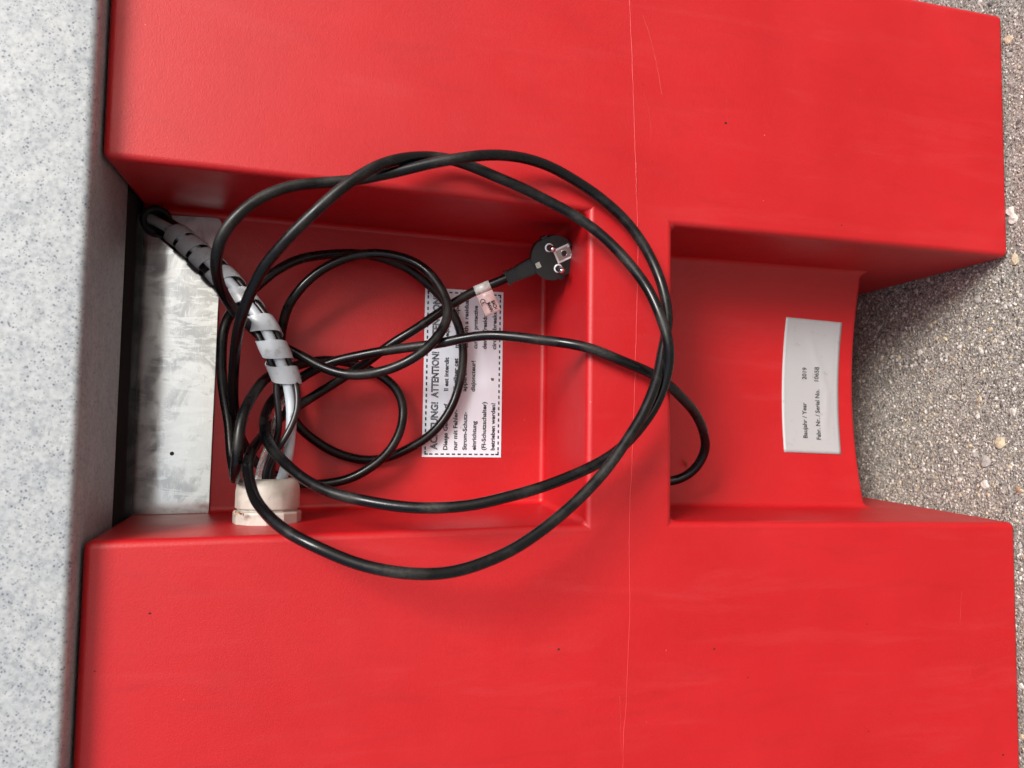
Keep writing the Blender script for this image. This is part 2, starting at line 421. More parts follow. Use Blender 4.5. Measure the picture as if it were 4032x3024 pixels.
i0 = len(vs); vs += A0; i1 = len(vs); vs += A1
fs = [(0, 1)+tuple(i0+k for k in range(K+1)), (0, 2, 3, 1), (2, 4, 5, 3), (4, 6, 7, 5), (7, 6)+tuple(i1+k for k in range(K, -1, -1)),
      (0, i0+K, i1+K, 6, 4, 2), (1, 3, 5, 7, i1, i0)]+[(i0+k, i1+k, i1+k+1, i0+k+1) for k in range(K)]
cut(mesh_of('c', vs, fs))
bm = bmesh.new(); bm.from_mesh(body.data); bmesh.ops.remove_doubles(bm, verts=bm.verts, dist=.0008)
bmesh.ops.dissolve_limit(bm, angle_limit=.01, verts=bm.verts, edges=bm.edges); bmesh.ops.recalc_face_normals(bm, faces=bm.faces)
bm.to_mesh(body.data); bm.free()
md = body.modifiers.new('bv', 'BEVEL'); md.width = .0052; md.segments = 5; md.limit_method = 'ANGLE'; md.angle_limit = math.radians(32); md.harden_normals = True; md.use_clamp_overlap = False; print('body verts', len(body.data.vertices), sorted(e.calc_length() if False else (body.data.vertices[e.vertices[0]].co-body.data.vertices[e.vertices[1]].co).length for e in body.data.edges)[:6])
md2 = body.modifiers.new('wn', 'WEIGHTED_NORMAL'); md2.keep_sharp = False
body.data.polygons.foreach_set('use_smooth', [True]*len(body.data.polygons))
bmesh_final = evaluated(body, 'body'); bpy.data.objects.remove(body)
bo = link('body', bmesh_final, None, base)
if not bmesh_final.materials: bmesh_final.materials.append(RED)
# mould seam ridge across the front
for name_, pts_ in (('mould_seam', [(2478, -60), (2482, 80), (2490, 250), (2496, 450), (2503, 640), (2508, 800), (2512, 1000), (2508, 1200), (2500, 1500), (2490, 1800), (2480, 2000), (2478, 2200), (2480, 2400), (2472, 2600), (2466, 2760), (2456, 2900), (2452, 3100)]),):
    P = catmull([at(x, y, .0001) for x, y in pts_], .004)
    P = [p+V((0, 0, random.uniform(-.0002, .0002))) for p in P]
    link(name_, tube_mesh(name_, P, .0003, 6, rf=lambda t: .00034+.00018*noise.noise(V((t*40, 3, 0)))), SEAM, base)
P = [at(2504, 640+i*7, .0)+V((random.uniform(-.0001, .0001), -.0003, random.uniform(-.0004, .0004))) for i in range(20)]
link('torn_flash', tube_mesh('torn_flash', P, .0004, 6, rf=lambda t: .0003+.0004*abs(noise.noise(V((t*18, 1, 0))))), SEAM, base, True, label='pale torn sliver of flash on the seam')

SCR = MatB('pale_scratch', (.50, .055, .058), .6).m
def scratch(pts, w=.0002):
    P = relax(catmull([at(x, y, .0) for x, y in pts], .003), 1)
    P = [p+V((random.uniform(-.0002, .0002), 0, random.uniform(-.0002, .0002))) for p in P]; n = len(P)
    vs = [p+V((0, -.00012, q)) for p in P for q in (-w*random.uniform(.2, 1), w*random.uniform(.2, 1))]
    link('scratch', mesh_of('scratch', vs, [(2*i, 2*i+1, 2*i+3, 2*i+2) for i in range(n-1)]), SCR, base)
scratch([(2530, 60), (2555, 130), (2580, 230), (2606, 370)], .0003); scratch([(2534, 360), (2560, 470), (2562, 560)], .00012)
scratch([(3786, 2330), (3782, 2400), (3779, 2460)], .0002); scratch([(2440, 2740), (2446, 2960)], .00015); scratch([(3822, 2620), (3815, 2660), (3840, 2685)], .00012)
scratch([(2860, 380), (2866, 520)], .0001); scratch([(1880, 2750), (1960, 2735), (2040, 2742)], .00012)
# aluminium plate on the recess back
PY = RD-.003
pl = [at(545-40, 836, PY), at(876, 858, PY), at(822, 2038, PY), at(478-45, 2041, PY)]
pl = [V((p.x, PY, min(p.z, ztop+.004))) for p in pl]
poly = round_poly(pl, [0, .0065, .0065, 0], 6)
me = slab_poly('metal_plate', poly, V((0, .0026, 0)), .0004, 2)
plate = link('metal_plate', me, ALU, base)
hp = at(677, 1786, PY-.0002)
def ring(name, c, r0, r1, y0, mat, parent, seg=28, d=V((0, -1, 0)), h=.0004):
    u = V((1, 0, 0)); v = V((0, 0, 1))
    return link(name, lathe(name, [(r1, 0), (r1, h), (r0, h), (r0, -.002)], c, d, u, v, seg), mat, parent, True)
link('screw_hole', lathe('screw_hole', [(.0001, .0002), (.0014, .0002), (.0016, .00005)], hp, V((0, -1, 0)), V((1, 0, 0)), V((0, 0, 1)), 20), INK, plate)
# folded line near the top of the plate
a, b = at(562, 905, PY-.0001), at(518, 2036, PY-.0001)
link('fold_line', slab_poly('fold_line', [a, b, b+V((0, 0, -.0004)), a+V((0, 0, -.0004))], V((0, .0002, 0))), INK2, plate)

# rubber grommet in the plate
gc = at(617, 872, PY-.001)
gprof = [(.0070, -.004), (.0066, .003), (.0072, .0055), (.0088, .0065), (.0112, .0056), (.0122, .0035), (.0122, .0)]
gr = link('grommet', lathe('grommet', gprof, gc, V((0, -1, 0)), V((1, 0, 0)), V((0, 0, 1)), 40), RUB, base, True)
link('hole', lathe('hole', [(.0001, .0005), (.0071, .0005)], gc, V((0, -1, 0)), V((1, 0, 0)), V((0, 0, 1)), 30), INK, gr)

# warning label
LY = RD-.0006
c00, c10, c01, c11 = at(1661, 1799, LY), at(1675, 1132, LY), at(1972, 1801, LY), at(1982, 1151, LY)   # a runs with the text, b down the label
def lab(a_, b_, off=0.0):
    p = (c00*(1-a_)+c10*a_)*(1-b_)+(c01*(1-a_)+c11*a_)*b_
    return V((p.x, LY-off, p.z))
wl = link('warning_label', slab_poly('warning_label', [lab(0, 0), lab(1, 0), lab(1, 1), lab(0, 1)], V((0, .0005, 0))), PAPER, base)
wl['label'] = 'white warning label with a dashed black border and three columns of print'
TM = lambda u, v, z: lab(u, 1-v, .00025)         # v measured up from the label's lower edge
acc = ([], []); CAPB = .052
def line(t, a0, a1, bb): fit_text(t, a0, a1, 1-bb, CAPB, TM, .03, 0, acc)
for t, a0, a1, bb in (('Dieses Gerät darf', .042, .315, .312), ('nur mit Fehler-', .042, .28, .435), ('Strom-Schutz-', .042, .267, .556), ('einrichtung', .042, .215, .675), ('(FI-Schutzschalter)', .042, .33, .80), ('betrieben werden!', .042, .324, .915),
                      ('Il est interdit', .39, .59, .31), ('d\u2019utiliser cet', .39, .587, .427), ('appareil sans', .39, .60, .54), ('disjoncteur!', .39, .575, .65),
                      ('This equipment', .648, .856, .305), ('may only be opera-', .648, .951, .43), ('ted with a residual', .648, .945, .55), ('current protective', .648, .908, .67), ('device (residual', .648, .88, .79), ('circuit breaker)', .648, .91, .915)):
    line(t, a0, a1, bb)
link('lettering', mesh_of('lettering', *acc), INK, wl)
acc = ([], [])
for t, a0, a1 in (('ACHTUNG!', .042, .322), ('ATTENTION!', .348, .62), ('ATTENTION!', .652, .955)):
    fit_text(t, a0, a1, 1-.185, .085, TM, 0, .030, acc)
link('outlined_heading', mesh_of('outlined_heading', *acc), INK, wl)
vs, fs = [], []
def dash(a0, a1, b0, b1):
    n = len(vs); vs.extend([lab(a0, b0, .0002), lab(a1, b0, .0002), lab(a1, b1, .0002), lab(a0, b1, .0002)]); fs.append((n, n+1, n+2, n+3))
ta, tb = .0042, .009
na, nb_ = 28, 13
for k in range(na+1):
    a_ = .017+.962*k/na
    if k in (0, na): continue
    for b_ in (.038, .962): dash(a_-.0095, a_+.0095, b_-tb, b_+tb)
for k in range(1, nb_):
    b_ = .038+.924*k/nb_
    for a_ in (.017, .979): dash(a_-ta, a_+ta, b_-.021, b_+.021)
for a_, sa in ((.017, 1), (.979, -1)):
    for b_, sb in ((.038, 1), (.962, -1)):
        dash(a_-sa*ta, a_+sa*.018, b_-tb, b_+tb); dash(a_-ta, a_+ta, b_-sb*tb, b_+sb*.035)
link('dashed_border', mesh_of('dashed_border', vs, fs), INK, wl)
def blot(name, c, r, seed, parent, mat, d=V((0, -1, 0))):
    vs = [c+d*.0003]; n = 14
    for k in range(n):
        a = 2*math.pi*k/n; rr = r*(.7+.6*abs(noise.noise(V((math.cos(a)*2, math.sin(a)*2, seed))))*1.4)
        vs.append(c+V((math.cos(a)*rr, 0, math.sin(a)*rr)))
    return link(name, mesh_of(name, vs, [(0, 1+k, 1+(k+1) % n) for k in range(n)]), mat, parent)
blot('dirt_spot', at(1939, 1494, LY-.0004), .0017, 3, wl, DIRT); blot('dirt_spot', at(1764, 1724, LY-.0004), .0010, 8, wl, DIRT)

# serial label on the curved back of the notch
def back_at(px, py, off):
    Y = ND
    for _ in range(12):
        p = at(px, py, Y-off)
        Y = back_y(p)
    return at(px, py, Y-off)
def back_y(p):
    xl, xr = NL(ND, p.z), NR(ND, p.z)
    return arcY((p.x-xl)/(xr-xl))
s00, s10, s01, s11 = back_at(3087, 1780, 0), back_at(3095, 1249, 0), back_at(3311, 1789, 0), back_at(3314, 1271, 0)
def slab_(a_, b_, off=0.0):
    p = (s00*(1-a_)+s10*a_)*(1-b_)+(s01*(1-a_)+s11*a_)*b_
    return V((p.x, back_y(p)-off, p.z))
NA, NB = 40, 20
def crease(a_, b_):               # a soft wrinkle wandering along the lower third
    bc = .78-.02*math.sin(a_*9)-max(0, a_-.45)*.75
    d = (b_-bc)
    return .0009*math.exp(-(d/.035)**2)*(1 if .08 < a_ < .95 else 0)*min(1, (a_-.08)*6)*min(1, (.97-a_)*6)
vs = []; fs = []
for i in range(NA+1):
    for j in range(NB+1):
        vs.append(slab_(i/NA, j/NB, .0007+max(0, crease(i/NA, j/NB))))
for i in range(NA):
    for j in range(NB):
        a_ = i*(NB+1)+j; fs.append((a_, a_+1, a_+NB+2, a_+NB+1))
nv = len(vs); vs += [slab_(i/NA, j/NB, 0) for i in range(NA+1) for j in range(NB+1)]
rim = [i*(NB+1) for i in range(NA+1)]+[NA*(NB+1)+j for j in range(1, NB+1)]+[i*(NB+1)+NB for i in range(NA-1, -1, -1)]+[j for j in range(NB-1, 0, -1)]
for k in range(len(rim)):
    a_, b_ = rim[k], rim[(k+1) % len(rim)]; fs.append((a_, b_, b_+nv, a_+nv))
me = mesh_of('serial_label', vs, fs); fix_normals(me)
sl = link('serial_label', me, PAPER2, base, True)
sl['label'] = 'pale grey creased serial number label on the curved notch back'
sA = lambda y: (1784-y)/524.0
sB = lambda x: (x-3088)/222.0
SM = lambda u, v, z: slab_(u, 1-v, .00095+max(0, crease(u, 1-v)))
acc = ([], [])
for t, y0, y1, xb in (('Baujahr / Year', 1726, 1587, 3181), ('2019', 1496, 1449, 3181), ('Fabr. Nr. / Serial No.', 1730, 1532, 3233), ('10658', 1500, 1443, 3229)):
    fit_text(t, sA(y0), sA(y1), 1-sB(xb), 16.5/222, SM, .022, 0, acc)
link('lettering', mesh_of('lettering', *acc), INK2, sl)
FAINT = mk_stone('faint_grey_print', (.30, .30, .32), (.36, .36, .38))
for b_ in (.045, .90):
    vs, fs = [], []
    for k in range(24):
        a0, a1 = .04+.9*k/24, .04+.9*(k+1)/24; n = len(vs)
        vs += [slab_(a0, b_, .0010), slab_(a1, b_, .0010), slab_(a1, b_+.004, .0010), slab_(a0, b_+.004, .0010)]; fs.append((n, n+1, n+2, n+3))
    link('rule_line', mesh_of('rule_line', vs, fs), FAINT, sl)

# cable gland on the -X wall of the recess
gz = at(1050, 2060, .066).z
wallx = WL
GY = .072
gx = wallx(GY, gz); gorg = V((gx-.0015, GY, gz)); gax = V((1, 0, 0)); gu = V((0, 1, 0)); gv_ = V((0, 0, 1))
def facet(nf_, amt):
    def f(a, h):
        t = (a*nf_/(2*math.pi)) % 1.0; return 1-amt*(abs(t-.5)*2)**0.01 if False else math.cos(math.pi/nf_)/math.cos((t-.5)*2*math.pi/nf_)*(1+amt)
    return f
gl = link('cable_gland', lathe('cable_gland', [(.0238, 0), (.0242, .001), (.0242, .0085), (.0236, .0098), (.0212, .0102), (.0212, .0128), (.0205, .014)], gorg, gax, gu, gv_, 96, facet(12, .02)), GLAND, base)
smooth_by_angle(gl.data, 12); gl['label'] = 'milky white cable gland on the side wall, grubby'
cap = link('gland_nut', lathe('gland_nut', [(.0215, .0120), (.0232, .0122), (.0234, .0132), (.0232, .0245), (.0226, .0290), (.0208, .0325), (.0178, .0340), (.0150, .0338), (.0140, .0320), (.0138, .015)], gorg, gax, gu, gv_, 96,
            lambda a, h: 1+(.008*(1 if (a*14/(2*math.pi)) % 1 < .12 else 0) if .0125 < h < .025 else 0)), GLAND, gl)
smooth_by_angle(cap.data, 40)
link('rubber_insert', lathe('rubber_insert', [(.0001, .031), (.0142, .031)], gorg, gax, gu, gv_, 40), RUB, gl)

# ------------------------------------------------------------------ slab
slab = thing('stone_slab', 'pale grey speckled composite slab along the top of the red base', 'slab')
SZ = ztop+.0015; SYF = -.019; SYB = at(478, 1400, 0).z*0+.094
def edge_profile_box(name, x0, x1, y0, y1, z0, z1, r, mat, parent, seg=5):
    me = box_mesh(name, x0, x1, y0, y1, z0, z1)
    bm = bmesh.new(); bm.from_mesh(me)
    bmesh.ops.bevel(bm, geom=list(bm.edges), offset=r, segments=seg, affect='EDGES', profile=.5)
    bm.to_mesh(me); bm.free(); smooth_by_angle(me, 40); return link(name, me, mat, parent)
edge_profile_box('panel', XL-.03, XR+.04, SYF, SYB, SZ, SZ+.16, .0048, SLAB, slab)
# black seal behind the panel, uneven lower lip
vs, fs = [], []
nx = 60
for i in range(nx+1):
    x = XL+.02+(XR-XL-.04)*i/nx
    px_b = .0016*noise.noise(V((x*22, 0, 0)))+.0022*max(0, math.sin(x*38+1.0))
    yf = SYB+.0005-px_b*1.2; zlo = SZ+.0006
    vs += [V((x, yf, zlo+.02)), V((x, yf, zlo+.002)), V((x, yf+.004, zlo)), V((x, .39, zlo)), V((x, .39, zlo+.02))]  # unseen rear part extended over the body to block leaking sky light
for i in range(nx):
    for k in range(5):
        a_ = i*5+k; b_ = i*5+(k+1) % 5; fs.append((a_, b_, b_+5, a_+5))
link('seal_strip', mesh_of('seal_strip', vs, fs), FOAM, slab, True)

# ------------------------------------------------------------------ hose bundle
BP = [(596, 866, .139), (625, 880, .128), (665, 903, .118), (709, 932, .108), (759, 975, .100), (812, 1022, .093), (868, 1078, .086), (915, 1127, .080), (965, 1190, .074), (1010, 1245, .069), (1045, 1300, .066), (1072, 1355, .065), (1095, 1410, .066), (1116, 1460, .068), (1128, 1500, .070)]
bun = thing('hose_bundle', 'grey hose and thin black leads bound in a milky spiral band above the gland', 'hose bundle')
BW = catmull([at(*p) for p in BP], .002)
BF = frames(BW)
view = lambda p: (CAM-p).normalized()
def offs(i, side, front):         # offset in the plane across the bundle: side = towards image left, front = towards the camera
    p = BW[i]; t = BF[i][0]; f = view(p); f = (f-t*f.dot(t)).normalized(); s = t.cross(f).normalized()
    return p+s*side+f*front
sgn = 1
p0 = BW[60]; t0 = BF[60][0]; f0 = view(p0); s0 = t0.cross((f0-t0*f0.dot(t0)).normalized())
# s0 should point to image-left-and-down (= world +Z, -X): check with its Z
if s0.z < 0: sgn = -1
nB = len(BW)
def along(side, front, tail, dstep=6):
    pts = [offs(i, sgn*side, front) for i in range(0, nB, dstep)]
    return relax(catmull(pts+[at(*q) for q in tail], .0025), 3)
gt = gorg+gax*.030
def into(px, Y): 
    return None
tail_g = [(1142, 1560, .068), (1148, 1640, .066), (1143, 1720, .066), (1135, 1790, .067), (1118, 1860, .070), (1100, 1915, .073), (1092, 1960, .075)]
link('grey_hose', tube_mesh('grey_hose', along(-.0005, .0035, tail_g), .0039, 20), HOSE, bun, True)
tail_l = [(1088, 1540, .071), (1094, 1600, .071), (1099, 1660, .071), (1093, 1720, .074), (1075, 1780, .078), (1050, 1850, .078), (1040, 1900, .078), (1038, 1960, .078)]
link('black_lead', tube_mesh('black_lead', along(.0062, -.001, tail_l), .0025, 14), WIRE, bun, True)
tail_r = [(1166, 1520, .064), (1172, 1560, .062), (1170, 1610, .060), (1155, 1660, .058), (1128, 1715, .057), (1097, 1765, .059), (1068, 1815, .064), (1052, 1860, .070), (1048, 1910, .074), (1048, 1960, .075)]
link('black_lead', tube_mesh('black_lead', along(-.0062, -.0005, tail_r), .0024, 14), WIRE, bun, True)
CT = [(1150, 1520, .086), (1138, 1560, .086), (1100, 1610, .084), (1082, 1660, .082), (1066, 1720, .080), (1046, 1780, .078), (1025, 1840, .074), (1012, 1900, .070), (1010, 1950, .070)]
link('clear_tube', tube_mesh('clear_tube', catmull([at(*p) for p in CT], .003), .0024, 14, False), CLEAR, bun, True)
CT2 = [(1098, 1840, .09), (1085, 1880, .088), (1076, 1915, .086), (1074, 1950, .086)]
link('black_lead', tube_mesh('black_lead', catmull([at(1070, 1700, .088), at(1072, 1780, .086), at(1065, 1850, .084), at(1062, 1910, .082), at(1060, 1960, .08)], .003), .0036, 14), WIRE, bun, True)
# spiral band
cum = [0]
for i in range(1, nB): cum.append(cum[-1]+(BW[i]-BW[i-1]).length)
def s_of_px(px, py):
    best = min(range(nB), key=lambda i: (lambda r: (BW[i]-CAM).normalized().angle(r))(raydir(px, py).normalized())); return cum[best]
bands = [(709, 930), (757, 975), (808, 1020), (885, 1095), (952, 1172), (1035, 1282), (1080, 1375), (1112, 1470)]
sk = [s_of_px(*b) for b in bands]
def s_turn(t):                    # t in turns, band i passes the viewer at t = i
    if t <= 0: return sk[0]+(sk[1]-sk[0])*t
    if t >= len(sk)-1: return sk[-1]+(sk[-1]-sk[-2])*(t-len(sk)+1)
    i = int(t); u = t-i; return sk[i]*(1-u)+sk[i+1]*u
def frame_at_s(s):
    s = max(0, min(cum[-1]-1e-6, s)); lo = 0
    import bisect
    i = min(nB-2, max(0, bisect.bisect_right(cum, s)-1)); u = (s-cum[i])/max(1e-9, cum[i+1]-cum[i])
    return BW[i].lerp(BW[i+1], u), BF[i][0].lerp(BF[i+1][0], u).normalized()
vs, fs = [], []; NT = 36; t_start, t_end = -.28, len(sk)-1+.36; tot = int((t_end-t_start)*NT); WB = .0130; MW = 6
ext_t = frame_at_s(cum[-1])[1]
for k in range(tot+1):
    t = t_start+(t_end-t_start)*k/tot; s = s_turn(t); ang = 2*math.pi*t
    pf = min(1, max(0, s/cum[-1])); R = .0082+.0018*pf
    wb = WB*(.92+.12*pf)
    for layer in (0, 1):
        for j in range(MW+1):
            ss = s+(j/MW-.5)*wb
            p, tt = frame_at_s(ss)
            if ss > cum[-1]: p = p+tt*(ss-cum[-1])
            if ss < 0: p = p+tt*ss
            f = view(p); f = (f-tt*f.dot(tt)).normalized(); sd_ = tt.cross(f)*sgn
            flat = 1-.14*abs(math.cos(ang))
            rr = R*flat+(.0010 if layer else 0)*(1-.3*abs(j/MW-.5)*2)
            vs.append(p+f*math.cos(ang)*rr-sd_*math.sin(ang)*R*(rr/(R*flat)))
row = 2*(MW+1)
for k in range(tot):
    for j in range(MW):
        a_ = k*row+j; fs.append((a_, a_+row, a_+row+1, a_+1))
        b_ = k*row+MW+1+j; fs.append((b_, b_+1, b_+row+1, b_+row))
    for j in (0, MW):
        a_ = k*row+j; b_ = a_+MW+1; fs.append((a_, b_, b_+row, a_+row) if j == 0 else (a_, a_+row, b_+row, b_))
for k in (0, tot):
    for j in range(MW):
        a_ = k*row+j; b_ = a_+MW+1; fs.append((a_, a_+1, b_+1, b_))
me = mesh_of('spiral_band', vs, fs); fix_normals(me)
link('spiral_band', me, WRAP, bun, True); smooth_by_angle(me, 50)

# ------------------------------------------------------------------ mains cord
cord = thing('power_cord', 'long looped black rubber mains cord ending in a plug with two round pins', 'power cord')
CP = [(2500, 1880, .062), (2570, 1893, .060), (2645, 1895, .056), (2710, 1871, .050), (2755, 1826, .044), (2778, 1772, .038), (2774, 1714, .029), (2749, 1649, .017), (2704, 1584, .004), (2652, 1530, -.007), (2566, 1472, -.0115), (2471, 1430, -.0105), (2385, 1396, -.010), (2313, 1371, -.007), (2220, 1350, .001), (2123, 1335, .014), (1933, 1322, .036), (1815, 1334, .048), (1707, 1354, .058), (1571, 1374, .070), (1436, 1396, .080), (1327, 1420, .088), (1240, 1455, .095), (1180, 1490, .099), (1120, 1530, .100), (1078, 1566, .094), (1050, 1615, .084), (1038, 1670, .068), (1052, 1733, .050), (1100, 1800, .032), (1190, 1880, .012), (1300, 1938, -.004), (1390, 1965, -.013), (1490, 1983, -.020), (1590, 1996, -.026), (1680, 2001, -.030), (1838, 1991, -.034), (1996, 1957, -.036), (2155, 1911, -.036), (2313, 1845, -.034), (2408, 1792, -.031), (2471, 1740, -.029), (2534, 1666, -.029), (2585, 1590, -.031), (2620, 1500, -.035), (2636, 1415, -.039), (2629, 1333, -.041), (2598, 1238, -.037), (2553, 1140, -.030), (2471, 1027, -.023), (2376, 936, -.018), (2250, 841, -.014), (2123, 772, -.012), (1996, 713, -.012), (1850, 652, -.012), (1740, 624, -.014), (1640, 617, -.018), (1520, 638, -.024), (1420, 688, -.029), (1300, 780, -.028), (1180, 892, -.022), (1098, 981, -.015), (1044, 1042, -.008), (1003, 1110, .0), (968, 1190, .010), (946, 1268, .022), (932, 1350, .036), (922, 1422, .050), (917, 1490, .062), (918, 1565, .075), (927, 1639, .090), (941, 1705, .103), (965, 1762, .112), (1010, 1822, .119), (1080, 1872, .123), (1180, 1903, .124), (1290, 1904, .121), (1381, 1884, .117), (1463, 1838, .114), (1531, 1781, .114), (1571, 1713, .116), (1587, 1645, .120), (1582, 1580, .122), (1558, 1528, .123), (1517, 1490, .124), (1449, 1450, .125), (1370, 1425, .124), (1260, 1420, .118), (1160, 1442, .108), (1078, 1474, .090), (1030, 1506, .070), (992, 1556, .053), (965, 1612, .042), (948, 1666, .036), (938, 1734, .033), (933, 1790, .033), (930, 1846, .037), (928, 1880, .046), (926, 1886, .058), (921, 1862, .070), (914, 1815, .078), (908, 1760, .082), (902, 1680, .085), (889, 1598, .088), (877, 1490, .088), (872, 1408, .086), (874, 1334, .084), (885, 1280, .084), (908, 1232, .090), (945, 1187, .098), (1010, 1125, .101), (1075, 1073, .102), (1180, 1022, .107), (1315, 999, .113), (1427, 998, .117), (1521, 1023, .120), (1604, 1056, .122), (1661, 1098, .123), (1723, 1155, .124), (1765, 1205, .125), (1796, 1255, .126), (1814, 1313, .127), (1824, 1370, .127), (1822, 1440, .127), (1809, 1512, .127), (1788, 1580, .127), (1754, 1645, .127), (1695, 1710, .128), (1625, 1759, .129), (1544, 1798, .130), (1463, 1813, .131), (1381, 1803, .130), (1300, 1773, .128), (1234, 1730, .126), (1180, 1682, .122), (1146, 1630, .120), (1120, 1565, .120), (1104, 1480, .122), (1100, 1390, .124), (1104, 1330, .122), (1112, 1275, .116), (1131, 1212, .108), (1180, 1140, .102), (1258, 1068, .098), (1342, 1022, .095), (1427, 1001, .093), (1521, 999, .089), (1616, 1024, .084), (1692, 1075, .077), (1743, 1145, .068), (1765, 1210, .060), (1760, 1262, .055), (1730, 1320, .049), (1653, 1394, .047), (1544, 1451, .053), (1436, 1474, .062), (1360, 1473, .068), (1300, 1459, .073), (1234, 1429, .078), (1150, 1383, .086), (1080, 1352, .087), (1020, 1322, .078), (985, 1288, .067), (950, 1252, .054), (908, 1202, .036), (868, 1130, .015), (852, 1060, .001), (854, 990, -.009), (876, 920, -.014), (930, 850, -.017), (1013, 785, -.017), (1139, 737, -.016), (1266, 720, -.015), (1400, 708, -.014), (1568, 675, -.018), (1690, 646, -.024), (1810, 622, -.028), (1914, 611, -.026), (2060, 620, -.019), (2175, 660, -.013), (2281, 721, -.010), (2370, 783, -.009), (2447, 852, -.009), (2515, 935, -.010), (2562, 1010, -.012), (2598, 1090, -.016), (2620, 1180, -.021), (2630, 1270, -.027), (2618, 1340, -.030), (2604, 1400, -.032), (2590, 1480, -.036), (2563, 1560, -.040), (2528, 1635, -.042), (2485, 1706, -.044), (2427, 1795, -.046), (2376, 1865, -.048), (2250, 1991, -.052), (2123, 2096, -.056), (1965, 2190, -.060), (1806, 2246, -.062), (1648, 2261, -.061), (1490, 2241, -.058), (1350, 2201, -.052), (1234, 2150, -.046), (1153, 2107, -.038), (1093, 2066, -.029), (1039, 2012, -.016), (1000, 1958, -.002), (982, 1903, .012), (975, 1845, .026), (983, 1792, .042), (1006, 1752, .058), (1036, 1714, .074), (1075, 1672, .092), (1110, 1638, .103), (1145, 1612, .107), (1200, 1580, .110), (1260, 1544, .112), (1320, 1507, .113), (1375, 1472, .112), (1432, 1435, .104), (1490, 1392, .094), (1550, 1350, .088), (1625, 1302, .083), (1720, 1247, .080), (1790, 1211, .079), (1869, 1169, .076), (1930, 1137, .072), (1992, 1104, .067), (2030, 1085, .065)]
PF = .052                                    # depth of the plug's face
pc = at(2180, 1016, PF)                      # centre of the pin face
wv = V((-.30, -.94, .12)).normalized()       # the way the pins point
av = (at(2180+88.7, 1016-46.3, PF)-pc).normalized(); av = (av-wv*av.dot(wv)).normalized()
bv = wv.cross(av).normalized()
if (at(2180+45, 1016+89, PF)-pc).dot(bv) < 0: bv = -bv
def pp(a_, b_, w_=0): return pc+av*(a_*.001)+bv*(b_*.001)+wv*(w_*.001)
W = relax(catmull([at(*p) for p in CP[:-6]]+[pp(-70, -1.5, -12.5), pp(-58, -.5, -11.2), pp(-46, 0, -10.6), pp(-38, 0, -10.5), pp(-32, 0, -10.5)], .0022), 14)
for i in range(6, len(W)-12):
    q_ = V((i*.055, 2.0, 7.0)); W[i] = W[i]+V((noise.noise(q_), .4*noise.noise(q_+V((0, 5, 0))), noise.noise(q_+V((0, 0, 9)))))*.0009
link('cable', tube_mesh('cable', W, .00385, 20), CABLE, cord, True)
print('cord length', sum((W[i]-W[i-1]).length for i in range(1, len(W))))

# plug -------------------------------------------------------------------
out = []
for k in range(72):
    t = 2*math.pi*k/72; ca, sa = math.cos(t), math.sin(t); r = 18.3
    r = min(r, 17.0/max(abs(sa), 1e-6) if abs(sa) > .9 else r)
    a_, b_ = r*ca, r*sa
    if a_ > 14 and abs(b_) < 2.6: a_ = 13.9      # earth slots on both ends
    if a_ < -14 and abs(b_) < 3.0: a_ = -15.5
    out.append((a_, b_))
def prism(pts, w0, w1, scale0=1.0): 
    n = len(pts); vs = [pp(x*scale0, y*scale0, w0) for x, y in pts]+[pp(x, y, w1) for x, y in pts]
    return vs, [tuple(range(n)), tuple(reversed(range(n, 2*n)))]+[(i, i+n, (i+1) % n+n, (i+1) % n) for i in range(n)]
def merge(parts):
    V_, F_ = [], []
    for vs, fs in parts:
        n = len(V_); V_ += vs; F_ += [tuple(i+n for i in f) for f in fs]
    return V_, F_
def addm(name, parts, mat, parent, bev=0, ang=30):
    me = mesh_of(name, *merge(parts)); bm = bmesh.new(); bm.from_mesh(me); bmesh.ops.recalc_face_normals(bm, faces=bm.faces)
    if bev: bmesh.ops.bevel(bm, geom=[e for e in bm.edges if e.calc_face_angle(0) > .7], offset=bev, segments=2, affect='EDGES')
    bm.to_mesh(me); bm.free(); smooth_by_angle(me, ang); return link(name, me, mat, parent)
def rect(a0, a1, b0, b1): return [(a0, b0), (a1, b0), (a1, b1), (a0, b1)]
def circ(a_, b_, r, n=24): return [(a_+r*math.cos(2*math.pi*k/n), b_+r*math.sin(2*math.pi*k/n)) for k in range(n)]
lugs = [prism(rect(-2.6, 2.2, s*16.3-2.6, s*16.3+2.6), -12, -1.2) for s in (-1, 1)]
plug = addm('plug', [prism(out, -9, 0, 1.0), prism([(x*1.0, y*1.0) for x, y in out], -20, -9, .94)]+lugs, PLUGM, cord, .0003)
plug['label'] = 'black round two-pin plug facing the viewer'
